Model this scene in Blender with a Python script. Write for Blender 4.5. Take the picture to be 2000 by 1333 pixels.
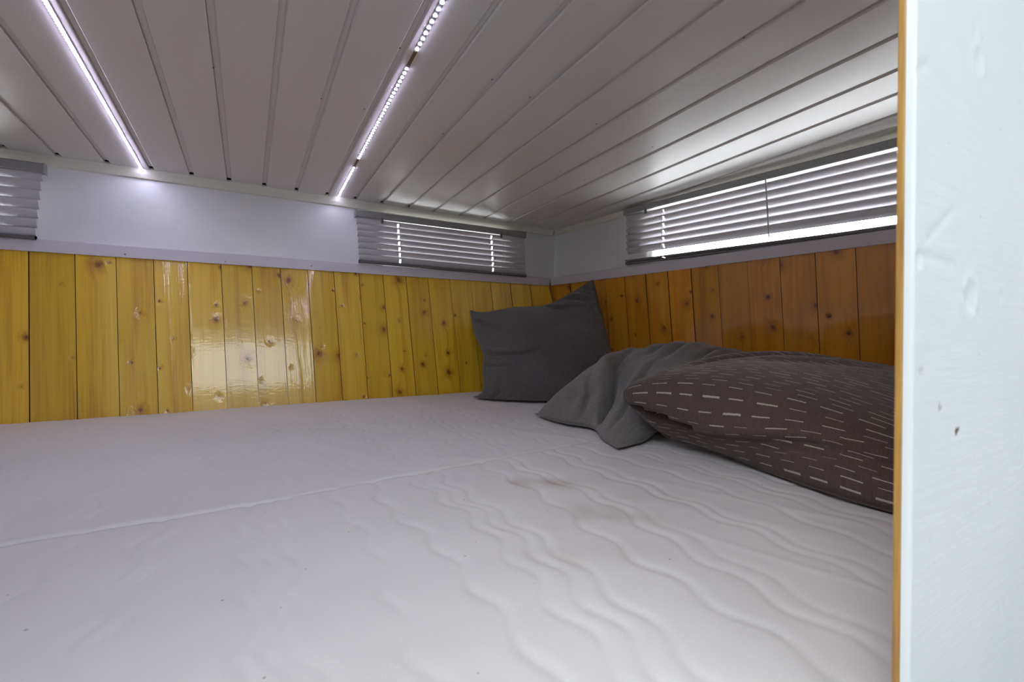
import bpy, bmesh, math, random
import numpy as np
from mathutils import Vector, Matrix

for o in list(bpy.data.objects):
    bpy.data.objects.remove(o, do_unlink=True)
SC = bpy.context.scene
COL = SC.collection
RND = random.Random(7)

# ---------------------------------------------------------------- camera
CZ = 1.35                       # lens height above the van floor
F = 889.0                       # focal length in pixels of the 2000 px frame (16 mm on 36 mm)
TH = math.radians(30.18)        # view turned right of +y
PI_ = 0.0118                    # slight downward pitch
CR = Vector((math.cos(TH), -math.sin(TH), 0))
F0 = Vector((math.sin(TH), math.cos(TH), 0))
CF = F0 * math.cos(PI_) + Vector((0, 0, -math.sin(PI_)))
CU = F0 * math.sin(PI_) + Vector((0, 0, math.cos(PI_)))
CP = Vector((0, 0, CZ))
cam = bpy.data.cameras.new('camera')
cam.lens = 16.0; cam.sensor_width = 36.0; cam.clip_start = 0.01; cam.clip_end = 100
cam.dof.use_dof = True; cam.dof.focus_distance = 1.35; cam.dof.aperture_fstop = 11.0
camo = bpy.data.objects.new('camera', cam); COL.objects.link(camo)
m = Matrix((CR, CU, -CF)).transposed().to_4x4(); m.translation = CP
camo.matrix_world = m
SC.camera = camo

# ---------------------------------------------------------------- light
world = bpy.data.worlds.new('sky'); SC.world = world; world.use_nodes = True
bg = world.node_tree.nodes['Background']
bg.inputs[0].default_value = (0.97, 0.985, 1.0, 1); bg.inputs[1].default_value = 18.0
SC.view_settings.view_transform = 'Standard'; SC.view_settings.look = 'None'
SC.view_settings.gamma = 1.0; SC.view_settings.use_curve_mapping = False
SC.view_settings.exposure = 0.22
SKY = dict(x0=-0.90, x1=-0.34, y0=-0.56, y1=0.04, z=1.08)      # unseen overhead opening, added to light the front of the bed
sl = bpy.data.lights.new('added_overhead_light', 'AREA'); sl.shape = 'RECTANGLE'
sl.size = SKY['x1'] - SKY['x0']; sl.size_y = SKY['y1'] - SKY['y0']
sl.energy = 12.5; sl.color = (0.93, 0.97, 1.0)
slo = bpy.data.objects.new('added_overhead_light', sl); COL.objects.link(slo)
slo.location = ((SKY['x0'] + SKY['x1']) / 2, (SKY['y0'] + SKY['y1']) / 2, CZ + SKY['z'] + 0.008)
REAR = dict(x0=-0.75, x1=1.25, z0=0.54, z1=1.02, y=-1.75)             # wide window of the room behind
rl = bpy.data.lights.new('rear_window_daylight', 'AREA'); rl.shape = 'RECTANGLE'
rl.size = REAR['x1'] - REAR['x0']; rl.size_y = REAR['z1'] - REAR['z0']
rl.energy = 14.0; rl.color = (0.93, 0.97, 1.0)
rlo = bpy.data.objects.new('rear_window_daylight', rl); COL.objects.link(rlo)
rlo.location = ((REAR['x0'] + REAR['x1']) / 2, REAR['y'] - 0.008, CZ + (REAR['z0'] + REAR['z1']) / 2)
rlo.rotation_euler = (math.pi / 2, 0, 0)
LED_STRENGTH = 92.0
LED_COLOR = (0.74, 0.71, 1.0)
SC.cycles.use_denoising = True
SC.cycles.max_bounces = 5; SC.cycles.diffuse_bounces = 4; SC.cycles.glossy_bounces = 3; SC.cycles.transparent_max_bounces = 6
SC.cycles.caustics_reflective = False; SC.cycles.caustics_refractive = False
SC.cycles.use_adaptive_sampling = True; SC.cycles.adaptive_threshold = 0.05; SC.cycles.use_light_tree = False
SC.cycles.sample_clamp_indirect = 6.0

# ---------------------------------------------------------------- geometry of the place (heights above the lens)
DW, WW = 1.815, 1.294           # white upper walls: y = DW and x = WW
ZM = -0.230                     # mattress top
ZT = 0.237                      # top of the pine panelling
DL, SL_ = 1.790, 0.151          # left panelling: leans in towards its foot
DR, SR_ = 1.252, 0.1075         # right panelling: leans out towards its foot
def wood_y(z): return DL - SL_ * (ZT - z)
KR = 0.150                      # the right-hand wall is not quite square to the back wall
def wall_x(y): return WW + KR * (DW - y)
def wood_x(z, y=DL): return DR + SR_ * (ZT - z) + KR * (DW - y)
def ceil_z(y, x=0.0): return 0.517 + 0.0224 * (1.8 - y) - 0.006 * x * x

def ray(px, py): return CF + CR * ((px - 1000) / F) - CU * ((py - 666.5) / F)
def P(px, py, zc):              # pixel at a distance along the view axis; z stays relative to the lens
    return ray(px, py) * zc
def on_y(px, py, y): d = ray(px, py); return d * (y / d.y)
def on_x(px, py, x): d = ray(px, py); return d * ((x + KR * DW) / (d.x + KR * d.y))
def on_z(px, py, z): d = ray(px, py); return d * (z / d.z)
def on_leftwood(px, py):
    d = ray(px, py); t = (DL - SL_ * ZT) / (d.y - SL_ * d.z); return d * t
def on_rightwood(px, py):
    d = ray(px, py); t = (DR + SR_ * ZT + KR * DW) / (d.x + SR_ * d.z + KR * d.y); return d * t
def on_ceiling(px, py):
    d = ray(px, py); t = 1.0
    for _ in range(25): t = ceil_z(d.y * t, d.x * t) / d.z
    return d * t

# ---------------------------------------------------------------- helpers
def link(name, verts, faces, mat, parent=None, smooth=False, uv=None, lift=True):
    me = bpy.data.meshes.new(name)
    vs = [(v[0], v[1], v[2] + (CZ if lift else 0)) for v in verts]
    me.from_pydata(vs, [], faces); me.update()
    if mat: me.materials.append(mat)
    if smooth:
        me.polygons.foreach_set('use_smooth', [True] * len(me.polygons))
    if uv is not None:
        l = me.uv_layers.new(name='UVMap')
        idx = np.empty(len(me.loops), dtype=np.int32); me.loops.foreach_get('vertex_index', idx)
        l.data.foreach_set('uv', np.asarray(uv, dtype=np.float32)[idx].ravel())
    o = bpy.data.objects.new(name, me); COL.objects.link(o)
    if parent: o.parent = parent
    return o
def share(name, src, loc, parent, rot=None):
    o = bpy.data.objects.new(name, src); COL.objects.link(o); o.location = loc
    if rot: o.rotation_euler = rot
    o.parent = parent; return o
def tag(o, label, cat, group=None):
    o['label'] = label; o['category'] = cat
    if group: o['group'] = group
    return o
def struct(o): o['kind'] = 'structure'; return o
def empty(name, loc=(0, 0, 0)):
    o = bpy.data.objects.new(name, None); COL.objects.link(o); o.empty_display_size = 0.05
    o.location = loc; return o
BOXF = [(0, 3, 2, 1), (4, 5, 6, 7), (0, 1, 5, 4), (1, 2, 6, 5), (2, 3, 7, 6), (3, 0, 4, 7)]
def boxv(a, b):
    (x0, y0, z0), (x1, y1, z1) = a, b
    return [(x0, y0, z0), (x1, y0, z0), (x1, y1, z0), (x0, y1, z0), (x0, y0, z1), (x1, y0, z1), (x1, y1, z1), (x0, y1, z1)]
def boxes(name, bl, mat, parent=None):
    V, Fc = [], []
    for a, b in bl:
        n = len(V); V += boxv(a, b); Fc += [tuple(i + n for i in f) for f in BOXF]
    return link(name, V, Fc, mat, parent)
def bevel(o, w, seg=2):
    md = o.modifiers.new('bevel', 'BEVEL'); md.width = w; md.segments = seg; md.limit_method = 'ANGLE'
    return o
def tube(name, pts, r, mat, parent=None, n=6, closed=False):
    V, Fc = [], []
    k = len(pts); pts = [Vector(p) for p in pts]
    for i, p in enumerate(pts):
        a = pts[(i - 1) % k] if (i > 0 or closed) else p
        b = pts[(i + 1) % k] if (i < k - 1 or closed) else p
        t = (b - a).normalized()
        s = t.cross(Vector((0.31, 0.2, 0.93))).normalized(); q = t.cross(s)
        for j in range(n):
            an = 2 * math.pi * j / n
            V.append(p + s * (r * math.cos(an)) + q * (r * math.sin(an)))
    for i in range(k if closed else k - 1):
        for j in range(n):
            a, b = i * n + j, i * n + (j + 1) % n
            c, d = ((i + 1) % k) * n + (j + 1) % n, ((i + 1) % k) * n + j
            Fc.append((a, b, c, d))
    if not closed:
        Fc.append(tuple(range(n))[::-1]); Fc.append(tuple((k - 1) * n + j for j in range(n)))
    return link(name, V, Fc, mat, parent, smooth=True)
def extrude(name, prof, p0, p1, ax_u, ax_v, mat, parent=None, smooth=False):
    """closed profile in (ax_u, ax_v), swept from p0 to p1"""
    p0, p1, ax_u, ax_v = Vector(p0), Vector(p1), Vector(ax_u), Vector(ax_v)
    n = len(prof)
    V = [p0 + ax_u * a + ax_v * b for a, b in prof] + [p1 + ax_u * a + ax_v * b for a, b in prof]
    Fc = [(i, (i + 1) % n, n + (i + 1) % n, n + i) for i in range(n)]
    Fc += [tuple(range(n))[::-1], tuple(range(n, 2 * n))]
    return link(name, V, Fc, mat, parent, smooth)

# ---------------------------------------------------------------- materials
class NT:
    def __init__(s, name):
        s.m = bpy.data.materials.new(name); s.m.use_nodes = True
        s.t = s.m.node_tree; s.b = s.t.nodes['Principled BSDF']; s.o = s.t.nodes['Material Output']
    def n(s, typ, **kw):
        x = s.t.nodes.new(typ)
        for k, v in kw.items(): setattr(x, k, v)
        return x
    def l(s, a, b): s.t.links.new(a, b)
    def set(s, **kw):
        for k, v in kw.items():
            i = s.b.inputs[k.replace('_', ' ')]
            i.default_value = (*v, 1) if isinstance(v, tuple) and len(v) == 3 else v
        return s
    def math(s, op, a, b=None, c=None):
        x = s.n('ShaderNodeMath', operation=op)
        for i, v in enumerate((a, b, c)):
            if v is None: continue
            if isinstance(v, (int, float)): x.inputs[i].default_value = v
            else: s.l(v, x.inputs[i])
        return x.outputs[0]
    def coord(s, which='Object', scale=(1, 1, 1), loc=None):
        c = s.n('ShaderNodeTexCoord'); mp = s.n('ShaderNodeMapping')
        s.l(c.outputs[which], mp.inputs[0]); mp.inputs['Scale'].default_value = scale
        if loc is not None: s.l(loc, mp.inputs['Location'])
        return mp.outputs[0]
    def noise(s, vec, scale, detail=2, rough=0.5, dist=0.0):
        x = s.n('ShaderNodeTexNoise'); s.l(vec, x.inputs['Vector'])
        x.inputs['Scale'].default_value = scale; x.inputs['Detail'].default_value = detail
        x.inputs['Roughness'].default_value = rough; x.inputs['Distortion'].default_value = dist
        return x.outputs['Fac']
    def ramp(s, fac, stops):
        r = s.n('ShaderNodeValToRGB'); s.l(fac, r.inputs[0])
        e = r.color_ramp.elements
        while len(e) < len(stops): e.new(0.5)
        for q, (p, c) in zip(e, stops):
            q.position = p; q.color = (*c, 1) if isinstance(c, tuple) else (c, c, c, 1)
        return r.outputs[0]
    def mix(s, fac, a, b, mode='MIX'):
        x = s.n('ShaderNodeMix', data_type='RGBA', blend_type=mode)
        for i, v in ((0, fac), (6, a), (7, b)):
            if isinstance(v, (int, float)): x.inputs[i].default_value = v
            elif isinstance(v, tuple): x.inputs[i].default_value = (*v, 1)
            else: s.l(v, x.inputs[i])
        return x.outputs[2]
    def bump(s, h, strength=0.2, dist=0.002, to='Normal'):
        x = s.n('ShaderNodeBump'); s.l(h, x.inputs['Height'])
        x.inputs['Strength'].default_value = strength; x.inputs['Distance'].default_value = dist
        s.l(x.outputs[0], s.b.inputs[to]); return x.outputs[0]

def plain(name, col, rough=0.5, metal=0.0, mott=0.06, scale=30.0, bump=0.05):
    t = NT(name); t.set(Roughness=rough, Metallic=metal)
    v = t.coord()
    nz = t.noise(v, scale, 3)
    c0 = tuple(c * (1 - mott) for c in col); c1 = tuple(min(1, c * (1 + mott)) for c in col)
    t.l(t.ramp(nz, [(0.3, c0), (0.7, c1)]), t.b.inputs['Base Color'])
    if bump: t.bump(t.noise(v, scale * 4, 2), bump, 0.001)
    return t.m

def mat_paint():
    t = NT('white_wall_paint'); t.set(Roughness=0.28)
    v = t.coord()
    n1 = t.noise(v, 5, 4, 0.6); n2 = t.noise(v, 60, 3)
    c = t.ramp(n1, [(0.3, (0.72, 0.745, 0.75)), (0.55, (0.79, 0.80, 0.795)), (0.75, (0.80, 0.805, 0.79))])
    t.l(c, t.b.inputs['Base Color'])
    h = t.math('ADD', t.math('MULTIPLY', n1, 1.5), t.math('MULTIPLY', n2, 0.15))
    t.bump(h, 0.35, 0.004)
    return t.m
M_PAINT = mat_paint()

def mat_pine(name, cols, knot=(0.14, 0.040, 0.006)):
    t = NT(name)
    info = t.n('ShaderNodeObjectInfo')
    comb = t.n('ShaderNodeCombineXYZ')
    for i, k in enumerate((37.0, 91.0, 53.0)):
        t.l(t.math('MULTIPLY', info.outputs['Random'], k), comb.inputs[i])
    uv = t.n('ShaderNodeTexCoord').outputs['UV']          # metres across / along the plank
    add = t.n('ShaderNodeVectorMath', operation='ADD'); t.l(uv, add.inputs[0]); t.l(comb.outputs[0], add.inputs[1])
    def mp(sc):
        q = t.n('ShaderNodeMapping'); t.l(add.outputs[0], q.inputs[0]); q.inputs['Scale'].default_value = sc; return q.outputs[0]
    # knots: sparse cells, flattened ellipses with a warped halo
    wob = t.noise(mp((1.6, 1, 1)), 42, 3, 0.65)
    vor = t.n('ShaderNodeTexVoronoi', voronoi_dimensions='2D'); t.l(mp((11, 9.5, 1)), vor.inputs['Vector'])
    vor.inputs['Scale'].default_value = 1.0
    cs = t.n('ShaderNodeSeparateColor'); t.l(vor.outputs['Color'], cs.inputs[0])
    dist = t.math('ADD', vor.outputs['Distance'], t.math('MULTIPLY', t.math('SUBTRACT', wob, 0.5), 0.24))
    on = t.math('GREATER_THAN', cs.outputs[0], 0.30)
    size = t.math('MULTIPLY_ADD', t.math('POWER', cs.outputs[1], 2.5), 0.115, 0.030)
    rel = t.math('DIVIDE', dist, size)
    core = t.math('MULTIPLY', on, t.math('SUBTRACT', 1.0, t.math('SMOOTH_MIN', rel, 1.0, 0.3)))
    halo = t.math('MULTIPLY', on, t.math('MAXIMUM', 0.0, t.math('SUBTRACT', 1.0, t.math('DIVIDE', rel, 3.6))))
    # grain bends round the knots
    bend = t.n('ShaderNodeVectorMath', operation='MULTIPLY_ADD')
    cx = t.n('ShaderNodeCombineXYZ'); t.l(halo, cx.inputs[0])
    t.l(cx.outputs[0], bend.inputs[0]); bend.inputs[1].default_value = (0.018, 0, 0); t.l(add.outputs[0], bend.inputs[2])
    def mpb(sc):
        q = t.n('ShaderNodeMapping'); t.l(bend.outputs[0], q.inputs[0]); q.inputs['Scale'].default_value = sc; return q.outputs[0]
    g1 = t.noise(mpb((26, 1.3, 1)), 1.0, 4, 0.55, 0.6)
    g2 = t.noise(mpb((190, 3.0, 1)), 1.0, 2, 0.5)
    gg = t.math('ADD', t.math('MULTIPLY', g1, 0.72), t.math('MULTIPLY', g2, 0.28))
    c = t.ramp(gg, [(0.28, cols[0]), (0.5, cols[1]), (0.72, cols[2])])
    # board to board tone
    tone = t.math('MULTIPLY_ADD', info.outputs['Random'], 0.26, 0.92)
    hsv = t.n('ShaderNodeHueSaturation'); t.l(c, hsv.inputs['Color']); t.l(tone, hsv.inputs['Value'])
    c = t.mix(t.math('MULTIPLY', t.math('POWER', halo, 1.8), 1.0), hsv.outputs[0], tuple(x * f for x, f in zip(cols[0], (0.85, 0.68, 0.5))))
    c = t.mix(t.math('MINIMUM', 1.0, t.math('MULTIPLY', core, 1.0)), c, knot)
    # dark resin streaks
    st = t.math('GREATER_THAN', t.noise(mpb((9, 7, 1)), 1.6, 3, 0.6), 0.70)
    c = t.mix(t.math('MULTIPLY', st, 0.35), c, cols[0])
    t.l(c, t.b.inputs['Base Color'])
    t.set(Roughness=0.34, Coat_Weight=1.0, Coat_Roughness=0.05)
    g3 = t.noise(mp((60, 150, 1)), 1.0, 2, 0.6)
    h = t.math('ADD', t.math('MULTIPLY', g1, 1.1), t.math('MULTIPLY', t.math('ADD', g2, g3), 0.16))
    h = t.math('ADD', h, t.math('MULTIPLY', halo, 1.3))
    bo = t.bump(h, 0.34, 0.0022)
    t.l(bo, t.b.inputs['Coat Normal'])
    return t.m
M_PINE = mat_pine('varnished_pine', [(0.52, 0.235, 0.012), (0.79, 0.49, 0.024), (0.86, 0.59, 0.050)])
M_PINE_O = mat_pine('orange_varnished_pine', [(0.42, 0.135, 0.006), (0.64, 0.255, 0.008), (0.72, 0.33, 0.016)])

M_PEDGE = plain('plank_edge_joint_shade', (0.10, 0.036, 0.006), 0.6, mott=0.2)  # joint shadow painted into the colour of the plank sides
def mat_ceiling():
    t = NT('grey_white_ceiling_plastic'); t.set(Roughness=0.36)
    v = t.coord()
    n1 = t.noise(t.coord(scale=(14, 0.6, 14)), 1.0, 3, 0.6); n2 = t.noise(v, 2.2, 3, 0.6)
    c = t.mix(t.math('MULTIPLY', n2, 0.5), (0.76, 0.735, 0.715), (0.69, 0.65, 0.615))
    c = t.mix(t.math('MULTIPLY', n1, 0.25), c, (0.79, 0.78, 0.77))
    t.l(c, t.b.inputs['Base Color'])
    t.bump(n1, 0.12, 0.0012)
    return t.m
M_CEIL = mat_ceiling()
M_DARK = plain('dark_void', (0.02, 0.018, 0.016), 0.9)
M_CREAM = plain('cream_painted_batten', (0.72, 0.70, 0.60), 0.38, mott=0.05, scale=18, bump=0.15)
M_RAIL = plain('white_plastic_rail', (0.66, 0.63, 0.68), 0.42, mott=0.03, scale=12)
M_SCREW = plain('dull_screw', (0.16, 0.15, 0.14), 0.45, 0.7)
M_SLAT = plain('silver_aluminium_slat', (0.60, 0.585, 0.61), 0.30, 0.12, mott=0.03, scale=10, bump=0.02)
M_HEAD = plain('grey_headrail', (0.31, 0.315, 0.31), 0.38, 0.2, mott=0.04)
M_BRAIL = plain('dark_grey_bottom_rail', (0.15, 0.15, 0.165), 0.32, 0.3, mott=0.04)
M_CORD = plain('pale_cord', (0.55, 0.52, 0.47), 0.8)
M_CLEAR = plain('clear_plastic', (0.60, 0.60, 0.58), 0.25)
M_FRAME = plain('white_window_frame', (0.72, 0.71, 0.66), 0.35, mott=0.05, scale=25)
M_PCB = plain('led_tape', (0.10, 0.10, 0.105), 0.6)
M_SOLDER = plain('led_connector_brown', (0.16, 0.10, 0.05), 0.5)
M_PLY = plain('raw_plywood', (0.45, 0.32, 0.18), 0.7, mott=0.2, scale=12)
M_FLOOR = plain('grey_vinyl_floor', (0.33, 0.31, 0.29), 0.5, mott=0.15, scale=8)

def mat_glass():
    t = NT('window_acrylic'); t.t.nodes.remove(t.b)
    tr = t.n('ShaderNodeBsdfTransparent'); gl = t.n('ShaderNodeBsdfGlossy'); mx = t.n('ShaderNodeMixShader')
    nz = t.noise(t.coord(), 8, 2)
    t.l(t.ramp(nz, [(0.3, (0.95, 0.97, 0.98)), (0.7, (0.98, 0.99, 1.0))]), tr.inputs[0])
    gl.inputs['Roughness'].default_value = 0.03
    fr = t.n('ShaderNodeFresnel'); fr.inputs[0].default_value = 1.45
    t.l(fr.outputs[0], mx.inputs[0]); t.l(tr.outputs[0], mx.inputs[1]); t.l(gl.outputs[0], mx.inputs[2])
    t.l(mx.outputs[0], t.o.inputs[0]); return t.m
M_GLASS = mat_glass()

M_BLOCK = plain('opaque_sky_blocker', (0.75, 0.78, 0.80), 0.6)  # opaque panels added behind the area lights to keep the sky out
def mat_led():
    t = NT('lit_led'); t.set(Base_Color=(0.9, 0.9, 1.0), Emission_Color=LED_COLOR, Emission_Strength=LED_STRENGTH)
    return t.m
M_LED = mat_led()

# ---------------------------------------------------------------- ceiling of the bunk
YF = 0.100                                        # front plane of the bunk
XL = -0.95                                        # left end of the bunk
XR = 1.60                                         # side wall of the room in front of the bunk
ceiling = link('ceiling', boxv((XL, YF, 0), (XR, DW, 0.02)), BOXF, M_DARK)
for i, v in enumerate(ceiling.data.vertices):
    v.co.z += ceil_z(v.co.y) + 0.012
struct(ceiling)
gaps_px = [(107, 310), (204, 326), (291, 338), (370, 349), (443, 357), (512, 368), (575, 378), (635, 387), (690, 397),
           (742, 405), (795, 413), (845, 419), (896, 425), (942, 431), (989, 437), (1035, 445)]
gx = [on_y(a, b, 1.79).x for a, b in gaps_px]
pitch = (gx[-1] - gx[0]) / (len(gx) - 1)
while gx[0] > XL + pitch: gx.insert(0, gx[0] - pitch)
while gx[-1] < XR - 0.02: gx.append(gx[-1] + pitch)
edges_x = [XL] + gx
GW, GD = 0.0120, 0.0070                            # groove width and depth
YE = 1.796
def board(x0, x1):
    w = x1 - x0
    # x across from the groove (recessed lip) to the face; z is up from the face plane
    face = [(GW + 0.0022, 0.0), (w - 0.0010, 0.0), (w, 0.0012), (w, 0.010), (GW, 0.010), (GW, 0.0028)]
    lip = [(0.0006, GD), (GW * 0.45, GD + 0.0004), (GW, GD), (GW, 0.010), (0.0006, 0.010)]
    V, Fc = [], []
    for prof, ye in ((face, YE), (lip, YE - 0.011)):
        n = len(prof); k = len(V)
        R = 1 if x1 < WW - 0.03 else 30
        for y in np.linspace(YF, ye, R + 1):
            V += [(min(x0 + a, wall_x(y) - 0.002), float(y), ceil_z(y, x0) + (ceil_z(y, x1) - ceil_z(y, x0)) * a / w + b) for a, b in prof]
        for r in range(R):
            q = k + r * n
            Fc += [(q + i, q + n + i, q + n + (i + 1) % n, q + (i + 1) % n) for i in range(n)]
        Fc += [tuple(k + i for i in range(n)), tuple(k + R * n + i for i in range(n))[::-1]]
    return link('ceiling_board', V, Fc, M_CEIL, ceiling)
for a, b in zip(edges_x[:-1], edges_x[1:]):
    if a < wall_x(YF): board(a, b)
pin = link('p', [(math.cos(k) * 0.0022 * s, math.sin(k) * 0.0022 * s, z) for z, s in ((0, 1), (-0.0012, 0.7)) for k in np.arange(6) * math.pi / 3],
           [tuple(range(6)), tuple(range(6, 12))[::-1]] + [(i, (i + 1) % 6, 6 + (i + 1) % 6, 6 + i) for i in range(6)], M_SCREW, lift=False)
PIN = pin.data; bpy.data.objects.remove(pin)
for px, py in [(417, 132), (627, 193), (781, 94), (712, 213), (961, 155), (865, 261), (1035, 190), (1165, 242), (1453, 74), (1095, 335), (1142, 351), (1275, 287)]:
    p = on_ceiling(px, py); share('ceiling_pin', PIN, (p.x, p.y, p.z + CZ + 0.0005), ceiling)

# ---------------------------------------------------------------- upper white walls with window openings
def shear(o):
    for v in o.data.vertices: v.co.x += KR * (DW - v.co.y)
    return o
def wall_frame(name, along, a0, a1, z0, z1, c0, c1, holes, extra=()):
    """wall slab from a0 to a1 along x or y, thickness c0..c1, with rectangular holes (h0,h1,zz0,zz1)"""
    bl = []
    def put(p0, p1, q0, q1):
        if p1 - p0 < 1e-6 or q1 - q0 < 1e-6: return
        bl.append(((p0, c0, q0), (p1, c1, q1)) if along == 'x' else ((c0, p0, q0), (c1, p1, q1)))
    cur = a0
    for h0, h1, q0, q1 in sorted(holes):
        put(cur, h0, z0, z1); put(h0, h1, z0, q0); put(h0, h1, q1, z1); cur = h1
    put(cur, a1, z0, z1)
    o = boxes(name, bl + list(extra), M_PAINT)
    if along == 'y': shear(o)
    return struct(o)
HOLE_B = (on_y(742, 440, DW).x, on_y(986, 440, DW).x, 0.285, 0.470)
HOLE_A = (XL + 0.06, on_y(20, 400, DW).x, 0.285, 0.470)
HOLE_R = (0.17, on_x(1268, 450, WW).y, 0.292, 0.492)
wall_back = wall_frame('wall_back', 'x', XL, WW + 0.06, ZT - 0.02, 0.60, DW, DW + 0.03, [HOLE_A, HOLE_B],
                       [((XL, DW, -0.45), (WW + 0.06, DW + 0.03, ZT - 0.02))])
wall_right = wall_frame('wall_right', 'y', YF + 0.012, DW, ZT - 0.02, 0.60, WW, WW + 0.03, [HOLE_R],
                        [((WW + 0.03, YF + 0.012, -CZ), (WW + 0.06, DW, ZT - 0.02))])

# windows
def window(name, plane, hole, screws=(), wd=0.020):
    h0, h1, z0, z1 = hole
    root = struct(empty(name))
    def q(a, c, z): return (a, DW - c, z) if plane == 'y' else (wall_x(a) - c, a, z)
    # frame: rounded ring on the inner face
    N, r = 8, 0.022
    def ring(off):
        pts = []
        for cx, cz, a0 in ((h1 - r, z1 - r, 0), (h0 + r, z1 - r, 90), (h0 + r, z0 + r, 180), (h1 - r, z0 + r, 270)):
            for k in range(N + 1):
                an = math.radians(a0 + 90 * k / N); pts.append((cx + math.cos(an) * (r + off), cz + math.sin(an) * (r + off)))
        return pts
    secs = [(-0.003, -0.02), (-0.003, 0.005), (0.002, 0.008), (wd - 0.003, 0.008), (wd, 0.004), (wd, 0.0005)]
    V, Fc = [], []; n = 4 * (N + 1)
    for off, c in secs:
        V += [q(a, c, z) for a, z in ring(off)]
    for s in range(len(secs) - 1):
        for k in range(n):
            Fc.append((s * n + k, s * n + (k + 1) % n, (s + 1) * n + (k + 1) % n, (s + 1) * n + k))
    link('window_frame', V, Fc, M_FRAME, root, smooth=True)
    g = [q(h0, -0.012, z0), q(h1, -0.012, z0), q(h1, -0.012, z1), q(h0, -0.012, z1), q(h0, -0.015, z0), q(h1, -0.015, z0), q(h1, -0.015, z1), q(h0, -0.015, z1)]
    link('window_pane', g, BOXF, M_GLASS, root)
    for px, py in screws:
        p = on_x(px, py, WW - 0.009) if plane == 'x' else on_y(px, py, DW - 0.009)
        rot = (0, -math.pi / 2, 0) if plane == 'x' else (math.pi / 2, 0, 0)
        o = share('screw', PIN, (p.x, p.y, p.z + CZ), root, (0, math.pi / 2, 0) if plane == 'x' else (-math.pi / 2, 0, 0))
        o.scale = (1.5, 1.5, 1.5)
window('window_1', 'y', HOLE_A); window('window_2', 'y', HOLE_B)
window('window_3', 'x', HOLE_R, [(1309, 512), (1391, 500), (1488, 485), (1605, 469), (1742, 449)], wd=0.024)

# ---------------------------------------------------------------- pine planks
def plank(e0, e1, zt, zb, fn, parent, outward, thick=0.010, rows=7, mat=None):
    """planks between two joint lines; e = (pos_top, pos_bottom); fn(a, z) gives the point on the panelling"""
    g = 0.0006 if e1[0] > e0[0] else -0.0009
    prof = [(0.0, -0.0004), (0.005, 0.0), (0.2, 0.0), (0.4, 0.0), (0.6, 0.0), (0.8, 0.0), (0.995, 0.0), (1.0, -0.0004)]
    cup = RND.uniform(-0.0009, 0.0011); tw = RND.uniform(-0.0014, 0.0014); proud = RND.uniform(0, 0.0003)
    ph = RND.uniform(0, 6.28); un = 0.0
    V, UV, Fc = [], [], []
    nv = len(prof)
    for lay in (0, 1):
        for r in range(rows + 1):
            k = r / rows; z = zt + (zb - zt) * k
            a0 = e0[0] + (e0[1] - e0[0]) * k + g; a1 = e1[0] + (e1[1] - e1[0]) * k - g
            for s, d in prof:
                a = a0 + (a1 - a0) * s
                h = d + proud + cup * (1 - (2 * s - 1) ** 2) + tw * (2 * s - 1) * (1 + 0.45 * math.sin(2.2 * k + ph)) + un * math.sin(9 * k + ph)
                if lay: h = -thick
                p = fn(a, z); V.append((p[0] + outward[0] * h, p[1] + outward[1] * h, p[2])); UV.append((a - a0, z))
    R = rows + 1
    for r in range(rows):
        for c in range(nv - 1):
            i = r * nv + c; Fc.append((i, i + 1, i + nv + 1, i + nv))
    L = R * nv
    for r in range(rows):
        for c in (0, nv - 1):
            i = r * nv + c; f = (i, i + nv, L + i + nv, L + i); Fc.append(f if c == 0 else f[::-1])
    for r in (0, rows):
        for c in range(nv - 1):
            i = r * nv + c; f = (i, i + 1, L + i + 1, L + i); Fc.append(f[::-1] if r == 0 else f)
    i0, i1, i2, i3 = L, L + nv - 1, L + rows * nv + nv - 1, L + rows * nv
    Fc.append((i0, i3, i2, i1))
    o = link('plank', V, Fc, mat, parent, uv=UV)
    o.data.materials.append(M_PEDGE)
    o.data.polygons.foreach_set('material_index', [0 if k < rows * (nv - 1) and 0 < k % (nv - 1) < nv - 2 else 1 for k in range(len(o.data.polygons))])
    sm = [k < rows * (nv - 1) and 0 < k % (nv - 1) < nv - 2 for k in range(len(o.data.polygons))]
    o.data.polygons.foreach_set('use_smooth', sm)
    bm = bmesh.new(); bm.from_mesh(o.data)
    for ed in bm.edges:
        if len(ed.link_faces) != 2 or ed.calc_face_angle(0.0) > 0.15: ed.smooth = False
    bm.to_mesh(o.data); bm.free()
    return o
tl = [(55.5, 490, 54, 827), (146, 496, 150.5, 820), (226, 501, 232, 815), (299, 506, 307, 809), (365, 512, 376, 804), (431, 517, 443, 799),
      (491, 520, 505, 794), (547, 523, 561, 790), (600, 525, 617, 786), (651, 528, 669, 783), (700, 531, 720, 779), (747, 533, 767, 775),
      (792, 536, 812, 771), (835, 539, 856, 767), (878, 543, 900, 763), (918, 546, 940, 760)]
J = []
ZB = -0.30
for a, b, c, d in tl:
    p, q = on_leftwood(a, b), on_leftwood(c, d)
    J.append(p.x)
AT = 0.040                                          # the planks lean a little along the wall
tops = J[:]
for px, py in [(957, 550), (996, 554), (1035, 558)]: tops.append(on_leftwood(px, py).x)
while tops[0] > XL + 0.1: tops.insert(0, tops[0] - 0.099)
tops.append(wood_x(ZT) - 0.012)
def f_left(a, z): return (a, wood_y(z), z)
for a, b in zip(tops[:-1], tops[1:]):
    dz = ZT + 0.012 - ZB
    last = b == tops[-1]
    plank((a, a + AT * dz), (b, wood_x(ZB) - 0.006 if last else b + AT * dz), ZT + 0.012, ZB, f_left, wall_back, (0, -1), mat=M_PINE)
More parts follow.
